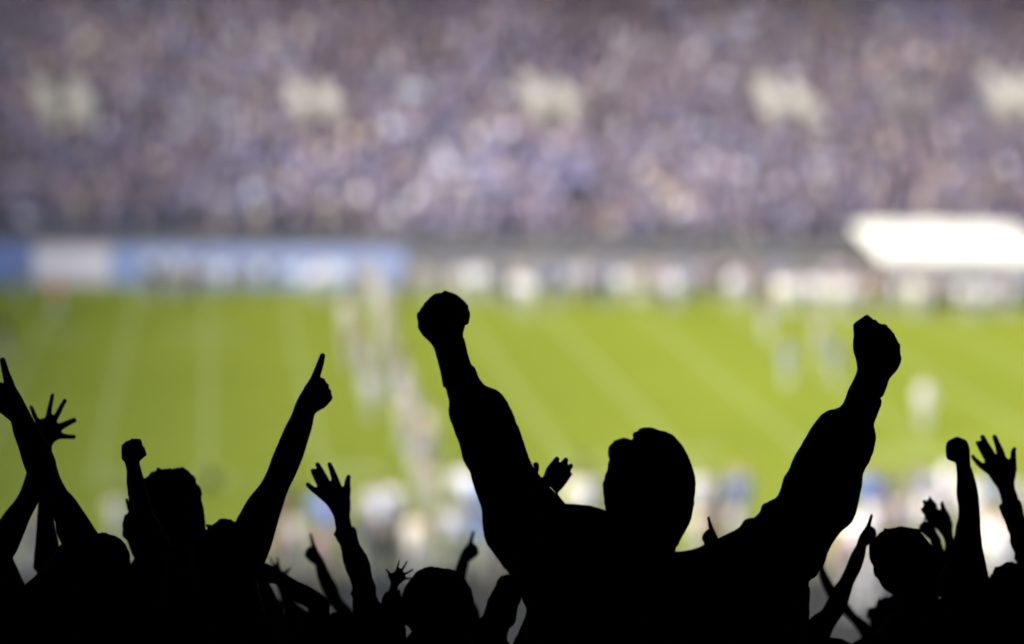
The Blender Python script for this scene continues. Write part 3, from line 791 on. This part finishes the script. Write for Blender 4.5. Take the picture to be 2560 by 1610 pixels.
# -- third arm, owner beyond the left edge -------------------------------------
f = Fan('person mostly outside the left edge whose forearm slants up to the crossing wrists', 1, .1)
f.simple_head(-110, 1390); f.torso(-110, 1590); f.down_arm(-1)
f.pairs(f.body, PR('G', (420,480,600,520), (375,590,620,700), (310,790,590,900), (225,960,548,1020), (100,1110,470,1170), (0,1245,410,1300), (-120,1400,330,1510), (-260,1600,250,1700), (-330,1750,190,1800)), .85)
hx = cv('G', 520, 420)
f.pairs(f.body, [(hx[0]-20, hx[1]-38, hx[0]+16, hx[1]-38), (hx[0]-26, hx[1]-20, hx[0]+26, hx[1]-18), (hx[0]-26, hx[1]+10, hx[0]+24, hx[1]+8), (hx[0]-16, hx[1]+34, hx[0]+14, hx[1]+34)], .6)
for q in range(4): f.curl(hx[0]-20+13*q, hx[1]-34, 15, (1, 26))
f.stroke(f.body, [(hx[0]+18, hx[1]+10, 16), (hx[0]+10, hx[1]-12, 15), (hx[0]-6, hx[1]-20, 13)], 1, (.03, .05))
f.join(cv('G', -60, 1790), 1, 80)
f.build(SKIN[0], CLOTH[3], HAIR, DENIM)

# -- large head with tufted hair ----------------------------------------------
f = Fan('person with a large head and tufted hair at left behind the small raised fist', 1, .22)
f.head(PR('A', (850,645,930,645), (760,665,945,665), (715,695,968,692), (680,740,985,735), (655,800,1003,790), (635,860,1018,855), (620,930,1026,925), (622,990,1030,985), (640,1050,1022,1050), (670,1110,1000,1110), (700,1170,970,1170), (720,1240,950,1240)),
       tufts=50, tuft_len=.011, lumps=[ST('A', (870,662,40), (910,652,38), (940,664,18)), ST('A', (930,690,50), (958,690,34), (976,704,12)), ST('A', (950,730,70), (985,745,34), (1006,768,10)), ST('A', (760,690,60), (800,668,50), (850,655,40)), ST('A', (645,830,30), (632,800,22), (637,790,14)), ST('A', (640,880,50), (628,920,40), (630,980,40))])
f.torso(415, 1400); f.down_arm(1); f.down_arm(-1)
f.build(SKIN[0], CLOTH[0], HAIR, DENIM)

# -- curly head, one fist and one long pointing arm ----------------------------
f = Fan('person at left centre with a small fist raised and a long arm pointing skyward', 1)
f.head(PR('A', (1080,905,1150,900), (1045,930,1200,915), (1010,965,1235,945), (985,1005,1255,985), (972,1050,1262,1040), (968,1100,1258,1100), (985,1160,1245,1160), (1010,1215,1220,1215), (1040,1260,1190,1260), (1050,1310,1180,1310)), tufts=30, tuft_len=.012)
f.torso(480, 1590, wid=.75)
f.pairs(f.body, PR('G', (1900,105,1990,108), (1830,130,2030,145), (1760,180,2050,190), (1737,210,2065,240), (1740,280,2060,300), (1748,350,2050,370), (1770,400,2005,420), (1795,470,2010,470), (1812,570,2035,570), (1812,700,2062,660), (1825,840,2100,800), (1840,950,2140,950), (1870,1100,2200,1150), (1900,1250,2290,1290), (1960,1400,2370,1450), (2050,1600,2500,1680)), .8)
for (x, y, w) in ((1985,155,110), (1905,150,105), (1830,180,100), (1780,225,95)): a = cv('G', x, y); f.curl(a[0], a[1], w*.17442, (1, 28))
f.stroke(f.body, ST('G', (2020,330,110), (2070,270,110), (2085,262,90)), .9, (.0, .02))
f.join(cv('G', 2250, 1600), -1, 75)
Q = PR('B', (455,180,478,188), (430,200,505,205), (405,230,522,240), (385,260,538,272), (368,290,538,295), (350,330,505,335), (336,370,456,365), (318,405,444,415), (300,440,436,450), (268,515,420,500), (240,580,396,580), (214,652,360,668), (180,716,318,755), (120,790,292,838), (80,860,264,930), (58,905,245,1000), (50,1010,225,1060), (40,1080,205,1110), (20,1180,165,1200))
f.pairs(f.body, Q, .72)
f.stroke(f.body, ST('B', (493,70,22), (482,110,30), (465,160,36), (450,200,40), (430,250,60)), 1)
for (x, y, w) in ((485,208,40), (503,232,40), (516,262,38), (524,290,34)): a = cv('B', x, y); f.curl(a[0], a[1], w*.5, (-14, 12))
f.stroke(f.body, ST('B', (410,330,50), (450,290,42), (480,260,36)), .9, (.03, .05))
f.join(cv('B', 88, 1185), 1, 78)
f.build(SKIN[1], CLOTH[1], HAIR, DENIM)

# -- sleeved spread hand left of centre, and a level forearm ---------------------
f = Fan('person left of centre in a rumpled long sleeve holding up an open hand', 1, .12)
f.simple_head(846, 1545); f.torso(846, 1740)
f.pairs(f.body, PR('B', (500,735,585,725), (487,768,615,755), (500,805,632,790), (520,835,632,840), (540,870,628,870), (550,905,632,900), (556,950,640,940), (570,1000,660,1000)), .45)
for st in (((412,715,18), (440,740,24), (485,775,28), (530,810,36)), ((440,645,20), (462,690,26), (492,742,30), (530,800,36)), ((463,614,20), (482,650,25), (510,705,30), (548,790,38)),
           ((523,612,18), (540,655,26), (562,720,34), (580,790,40)), ((623,674,18), (614,710,26), (614,750,32), (600,800,46))):
    f.stroke(f.body, ST('B', *st), .95)
SL = PR('B', (560,945,640,928), (543,968,662,935), (560,1000,666,975), (572,1025,690,1030), (588,1085,720,1090), (603,1150,741,1160), (627,1200,742,1180), (632,1235,761,1210), (626,1265,764,1275), (641,1285,780,1300), (630,1305,790,1320), (642,1340,800,1350), (650,1400,800,1400))
f.pairs(f.shirt, SL, .85); f.pairs(f.body, SL, .8, s=.8)
f.stroke(f.shirt, ST('B', (720,1400,150), (700,1460,170), (650,1520,180)), .8)
f.join(cv('B', 720, 1400), 1, 80)
f.pairs(f.body, PR('I', (300,480,330,660), (470,400,430,690), (580,375,590,685), (670,415,670,665), (780,480,740,690), (890,540,790,800), (1050,635,880,840), (1200,705,990,920), (1410,840,1150,1000), (1500,950,1250,1120)), .8)
f.pairs(f.body, PR('I', (120,520,120,610), (180,470,200,650), (300,480,320,660)), .7)
for q in range(4): a = cv('I', 130 - 6*q, 500 + 32*q); f.curl(a[0], a[1], 8, (20, 2))
f.join(cv('I', 1350, 1050), -1, 55)
f.build(SKIN[0], CLOTH[3], HAIR, DENIM, lump=.012, lump_size=.035)

# -- small pointing finger ------------------------------------------------------
f = Fan('person left of centre pointing one thin finger up beside the open sleeved hand', 2)
f.simple_head(905, 1560); f.torso(905, 1740); f.down_arm(1)
f.pairs(f.body, PR('I', (1225,140,1290,130), (1155,185,1325,210), (1133,250,1370,280), (1160,315,1410,350), (1230,380,1440,420), (1275,405,1460,460), (1292,510,1500,540), (1340,670,1580,680), (1390,790,1620,800), (1415,845,1670,900), (1480,950,1770,1000), (1600,1120,1850,1100), (1700,1300,1950,1250)), .85)
f.stroke(f.body, ST('B', (430,962,14), (436,985,16), (444,1015,19), (452,1040,24)), 1)
for (x, y) in ((1210,180), (1185,225), (1170,270), (1185,310)): a = cv('I', x, y); f.curl(a[0], a[1], 11, (12, 6))
f.stroke(f.body, ST('I', (1270,350,60), (1230,290,55), (1210,250,50)), .9, (.02, .03))
f.join(cv('I', 1850, 1280), -1, 45)
f.build(SKIN[1], CLOTH[2], HAIR, DENIM)

# -- low crown with a small open hand ------------------------------------------
f = Fan('person with only a ragged crown showing at lower left raising a small open hand', 2, .05)
f.head(PR('I', (390,835,620,870), (250,850,720,868), (100,900,800,905), (40,1000,840,1000), (30,1150,850,1150), (60,1300,820,1300), (120,1420,760,1420), (170,1540,710,1540), (180,1680,700,1680)), tufts=24, tuft_len=.01, lumps=[ST('I', (430,860,50), (520,850,40), (580,850,40))])
f.torso(645, 1600); f.down_arm(-1)
f.pairs(f.body, PR('I', (670,440,790,480), (690,500,880,520), (710,580,880,580), (740,660,860,660), (750,700,880,740), (775,800,950,850), (800,900,1010,930), (850,1050,1180,1050), (800,1250,1500,1250), (800,1450,1600,1450)), .6)
for st in (((640,285,26), (660,330,32), (690,400,38), (730,500,50)), ((743,288,26), (750,340,34), (762,410,42), (780,500,60)), ((945,455,24), (910,465,34), (870,510,50), (820,560,60)), ((700,440,30), (720,470,36), (745,530,44)), ((722,430,30), (740,480,40), (760,540,44))):
    f.stroke(f.body, ST('I', *st), .95)
f.join(cv('I', 1000, 1250), 1, 34)
f.build(SKIN[0], CLOTH[0], HAIR, DENIM)

# -- parted hair left of the middle fan, spread hand ------------------------------
f = Fan('person with smooth parted hair just left of the middle fan raising a small spread hand', 1, .05)
f.head(PR('J', (800,378,905,378), (730,405,945,402), (680,440,1125,415), (630,490,1200,450), (590,540,1265,515), (550,600,1310,580), (525,650,1345,650), (505,720,1367,740), (495,800,1373,800), (495,880,1368,880), (510,970,1365,970), (540,1060,1370,1040), (600,1150,1330,1120), (640,1240,1280,1220)),
       tufts=6, tuft_len=.008, hair_to=.9, lumps=[ST('J', (780,415,80), (840,405,70), (900,415,60)), ST('J', (960,420,40), (1030,418,46), (1110,430,40))])
f.torso(1095, 1600)
f.pairs(f.body, PR('J', (375,460,440,425), (335,470,520,440), (345,510,545,480), (365,545,535,530), (362,590,500,560), (350,630,465,600), (335,665,455,645), (290,740,440,760), (270,850,460,900), (260,1000,500,1050), (260,1150,560,1200)), .55)
for st in (((312,395,22), (340,430,26), (365,480,34), (400,510,40)), ((478,290,20), (462,340,26), (448,400,32), (430,470,40)), ((575,300,20), (540,355,26), (495,420,32), (455,480,40)), ((645,398,22), (590,430,26), (525,460,32), (470,495,40)), ((630,505,20), (590,508,24), (540,512,28), (480,520,36))):
    f.stroke(f.body, ST('J', *st), .95)
f.stroke(f.shirt, ST('J', (310,700,70), (380,690,90), (490,665,60)), .9)
f.pairs(f.shirt, PR('J', (270,720,500,680), (250,820,520,800), (200,960,540,960), (100,1100,560,1150), (0,1210,560,1300)), .8)
f.join(cv('J', 400, 1150), -1, 55)
SZ = PR('J', (1690,470,1960,560), (1640,530,1960,640), (1625,610,1950,780), (1560,665,1905,845), (1568,700,1905,900), (1535,765,1880,960), (1533,850,1870,1040), (1487,900,1800,1130), (1478,965,1790,1200), (1430,1020,1760,1290), (1390,1070,1740,1380), (1340,1200,1640,1480))
f.pairs(f.shirt, SZ, .7, (.03, 0)); f.pairs(f.body, SZ, .66, (.03, 0), s=.85)
f.stroke(f.body, ST('J', (1830,600,150), (1860,500,110), (1880,420,130)), .7, (.05, .06))
for q in range(4): a = cv('J', 1830 + 32*q, 350 + 5*q); f.curl(a[0], a[1], 8, (0, 22), dy=.06)
f.stroke(f.body, ST('J', (1810,450,40), (1800,400,36), (1830,370,30)), .9, (.07, .08))
f.join(cv('J', 1560, 1340), 1, 75)
f.build(SKIN[1], CLOTH[1], HAIR, DENIM, lump=.010, lump_size=.03)

# -- small pointing hand behind that head -------------------------------------------
f = Fan('person hidden behind the parted hair pointing a finger up toward the blue shirts', 2)
f.simple_head(1120, 1480); f.torso(1120, 1680); f.down_arm(-1)
f.pairs(f.body, PR('J', (1310,75,1355,85), (1265,130,1400,115), (1225,185,1420,155), (1200,240,1430,200), (1180,285,1400,250), (1165,330,1325,300), (1130,410,1305,370), (1100,500,1285,450), (1080,600,1270,530), (1060,720,1260,650)), .8)
f.stroke(f.body, ST('B', (1243,952,14), (1236,980,17), (1228,1010,20), (1220,1035,26)), 1)
for (x, y) in ((1365,110), (1388,138), (1402,170), (1408,205)): a = cv('J', x, y); f.curl(a[0], a[1], 9, (-12, 5))
f.stroke(f.body, ST('J', (1290,230,45), (1330,200,40), (1360,170,36)), .9, (.02, .03))
f.join(cv('J', 1150, 720), 1, 40)
f.build(SKIN[0], CLOTH[2], HAIR, DENIM)

# -- behind the middle fan: open hand and thin pointing finger -------------------------
f = Fan('person behind the middle fan raising an open hand and one thin finger beside his head', 1)
f.simple_head(1560, 1330, tufts=0); f.torso(1560, 1530)
f.pairs(f.body, PR('D', (355,330,405,318), (318,380,440,330), (330,420,505,350), (360,450,500,390), (390,480,460,450), (400,520,420,505), (420,600,480,580), (470,700,560,680)), .5)
for st in (((418,255,28), (395,290,36), (360,345,46), (360,400,60)), ((478,262,28), (460,290,36), (432,330,44), (410,390,60)), ((512,302,26), (495,325,30), (470,360,40), (430,410,60)), ((508,360,22), (490,380,28), (460,410,36), (430,440,50)), ((268,292,34), (272,325,36), (262,360,40), (290,410,50), (350,440,60))):
    f.stroke(f.body, ST('D', *st), .95)
f.join(cv('D', 510, 690), -1, 40)
f.pairs(f.body, PR('D', (1440,735,1475,735), (1408,765,1490,770), (1398,800,1510,810), (1405,840,1530,860), (1430,900,1560,920)), .7)
f.stroke(f.body, ST('D', (1434,655,18), (1441,690,22), (1455,740,30), (1465,780,40)), 1)
for (x, y) in ((1432,755), (1416,772), (1406,795), (1410,815)): a = cv('D', x, y); f.curl(a[0], a[1], 9, (12, 6))
f.stroke(f.body, ST('D', (1450,830,30), (1435,805,28), (1430,785,26)), .9, (.02, .03))
f.join(cv('D', 1500, 910), 1, 48)
f.build(SKIN[0], CLOTH[0], HAIR, DENIM)

# -- right: pointing finger ------------------------------------------------------------
f = Fan('person low at right pointing a finger up just left of the round dark head', 1)
f.simple_head(1940, 1520); f.torso(1940, 1720); f.down_arm(-1)
f.pairs(f.body, PR('F', (555,715,585,720), (530,750,612,735), (505,790,618,780), (490,840,600,830), (465,885,562,845), (440,935,548,920), (410,1010,520,1010), (375,1080,472,1105), (345,1120,450,1180), (300,1200,430,1245), (255,1285,400,1310), (200,1320,340,1400), (140,1380,300,1500)), .8)
f.stroke(f.body, ST('F', (594,638,16), (584,670,20), (574,705,24), (562,740,34)), 1)
for (x, y) in ((588,732), (604,750), (608,775), (602,800)): a = cv('F', x, y); f.curl(a[0], a[1], 10, (-12, 5))
f.stroke(f.body, ST('F', (545,800,34), (570,780,32), (585,760,28)), .9, (.02, .03))
f.join(cv('F', 220, 1440), 1, 55)
f.build(SKIN[1], CLOTH[3], HAIR, DENIM)

# -- right: round head -------------------------------------------------------------------
f = Fan('person with a large round short haired head right of the middle fan', 1, -.05)
f.head(PR('F', (755,733,835,735), (690,748,895,742), (640,778,945,780), (605,820,985,830), (585,870,1010,890), (577,920,1028,960), (588,970,1033,1010), (602,1020,1040,1060), (626,1080,1040,1110), (660,1138,1035,1160), (715,1175,1020,1210), (745,1215,1005,1260), (770,1280,1000,1330)),
       tufts=40, tuft_len=.011, hair_to=.6, lumps=[ST('F', (612,800,40), (592,850,34), (585,905,28)), ST('F', (840,745,24), (890,748,26), (915,768,20))])
f.torso(2290, 1560); f.down_arm(-1); f.down_arm(1)
f.build(SKIN[1], CLOTH[1], HAIR, DENIM)

# -- right: clapping hands ---------------------------------------------------------------
f = Fan('person hidden behind the round head with two clapping hands showing at its right', 1, .3)
f.simple_head(2390, 1545); f.torso(2390, 1740)
f.pairs(f.body, PR('L', (300,300,430,230), (245,400,500,350), (225,500,590,480), (280,600,700,570), (330,700,850,690), (400,780,885,790), (520,880,875,880), (600,980,885,1000), (660,1060,910,1080), (700,1200,1000,1200), (700,1400,1150,1400), (690,1600,1300,1600)), .55)
for st in (((370,190,44), (390,240,60), (430,310,90), (480,400,120)), ((250,272,58), (275,330,66), (320,410,90), (400,500,110)), ((205,440,54), (240,480,64), (300,540,90), (400,610,110)), ((250,665,40), (300,660,60), (380,660,90)), ((655,290,50), (648,350,78), (670,440,92), (730,560,110), (770,680,140))):
    f.stroke(f.body, ST('L', *st), .95)
f.join(cv('L', 990, 1600), 1, 60)
f.pairs(f.body, PR('L', (230,740,380,720), (180,810,480,820), (165,870,520,900), (185,940,550,960), (240,1000,590,1040), (320,1070,630,1100), (375,1110,640,1180), (400,1230,680,1300), (390,1400,760,1420), (400,1600,800,1620)), .55, (.02, .02))
for (x, y) in ((235,775), (205,825), (195,875), (215,930)): a = cv('L', x, y); f.curl(a[0], a[1], 7, (12, 5), dy=.02)
f.stroke(f.body, ST('L', (300,760,50), (270,720,46), (262,690,40)), .9, (.02, .02))
f.join(cv('L', 600, 1610), -1, 45)
f.build(SKIN[0], CLOTH[2], HAIR, DENIM)

# -- right: straight arm with fist ---------------------------------------------------------
f = Fan('person at lower right with dark curly hair holding one straight arm up with a fist', 1)
f.head(PR('F', (1480,980,1570,970), (1440,1005,1620,985), (1415,1035,1650,1010), (1398,1075,1668,1050), (1390,1120,1675,1110), (1395,1180,1670,1170), (1410,1230,1650,1230), (1440,1280,1620,1280), (1450,1340,1610,1340)), tufts=40, tuft_len=.010)
f.torso(2525, 1500); f.down_arm(1)
f.pairs(f.body, PR('K', (880,310,1060,305), (770,365,1170,345), (740,420,1200,400), (722,490,1232,480), (735,600,1250,580), (728,690,1250,680), (760,768,1250,780), (880,815,1258,850), (930,840,1265,920), (945,960,1300,990), (958,1100,1345,1150), (955,1300,1390,1320), (955,1510,1425,1510)), .62)
for (x, y, w) in ((1130,400,110), (1020,365,110), (915,370,110), (810,430,110)): a = cv('K', x, y); f.curl(a[0], a[1], w*.11628, (0, 26))
f.stroke(f.body, ST('K', (800,720,90), (780,620,90), (770,540,90)), .9, (.0, .0))
f.pairs(f.body, PR('L', (955,0,1400,0), (965,200,1430,180), (998,400,1450,400), (995,650,1470,680), (950,800,1480,900), (925,960,1500,1050), (900,1150,1515,1230), (880,1350,1550,1400), (780,1600,1590,1600), (620,1850,1640,1850), (560,2050,1700,2080), (540,2300,1780,2300)), .85)
f.join(cv('L', 1370, 2280), -1, 90)
f.build(SKIN[0], CLOTH[0], HAIR, DENIM)

# -- right edge: sleeved open hand --------------------------------------------------------
f = Fan('person at the right edge in a rumpled long sleeve raising an open hand', 1, .15)
f.simple_head(2720, 1500); f.torso(2720, 1700); f.down_arm(1)
f.pairs(f.body, PR('K', (1700,780,2000,680), (1620,900,2150,830), (1600,1030,2255,910), (1660,1130,2245,1040), (1730,1240,2230,1150), (1830,1380,2205,1250), (1880,1510,2225,1400), (1920,1680,2290,1580)), .42)
for st in (((1290,675,70), (1370,780,90), (1500,900,120), (1660,1000,150)), ((1405,380,84), (1480,520,100), (1600,720,120), (1720,900,150)), ((1505,250,88), (1590,430,110), (1700,620,125), (1790,840,150)), ((1770,250,88), (1830,420,110), (1900,600,140), (1950,820,170)), ((2215,510,66), (2180,600,96), (2175,740,115), (2150,900,170), (2080,1050,200))):
    f.stroke(f.body, ST('K', *st), .9)
SB = PR('L', (1935,325,2285,215), (1855,410,2365,265), (1900,520,2385,380), (1950,650,2410,520), (2010,790,2450,700), (2040,900,2520,850), (2098,1020,2570,950), (2090,1150,2600,1080), (2130,1270,2660,1200), (2215,1410,2700,1330), (2200,1510,2760,1480), (2300,1700,2900,1650))
f.pairs(f.shirt, SB, .85); f.pairs(f.body, SB, .8, s=.82)
f.join(cv('L', 2600, 1680), -1, 62)
f.build(SKIN[1], CLOTH[3], HAIR, DENIM, lump=.008, lump_size=.03)

# -- small low head at right with crossing arm -----------------------------------------------
f = Fan('small person low at right below the round head with an arm slanting up left', 2)
f.head(PR('F', (660,1203,715,1203), (630,1240,745,1225), (605,1280,775,1262), (590,1330,790,1310), (580,1380,795,1370), (590,1440,790,1440), (610,1500,770,1500), (640,1560,740,1560), (645,1620,735,1620)), tufts=26, tuft_len=.010)
f.torso(2215, 1650); f.down_arm(1)
f.pairs(f.body, PR('F', (215,920,285,900), (225,985,272,960), (235,1052,275,995), (262,1130,305,1060), (300,1205,345,1120), (350,1270,420,1210), (420,1330,480,1300), (480,1400,570,1370), (540,1500,640,1470)), .85)
f.pairs(f.body, PR('F', (190,820,260,810), (185,870,275,860), (205,920,280,910)), .6)
for q in range(4): a = cv('F', 195 + 18*q, 815); f.curl(a[0], a[1], 7, (1, 14))
f.stroke(f.body, ST('F', (265,880,22), (280,850,20), (265,830,18)), .9, (.02, .03))
f.join(cv('F', 590, 1490), -1, 45)
f.build(SKIN[0], CLOTH[2], HAIR, DENIM)
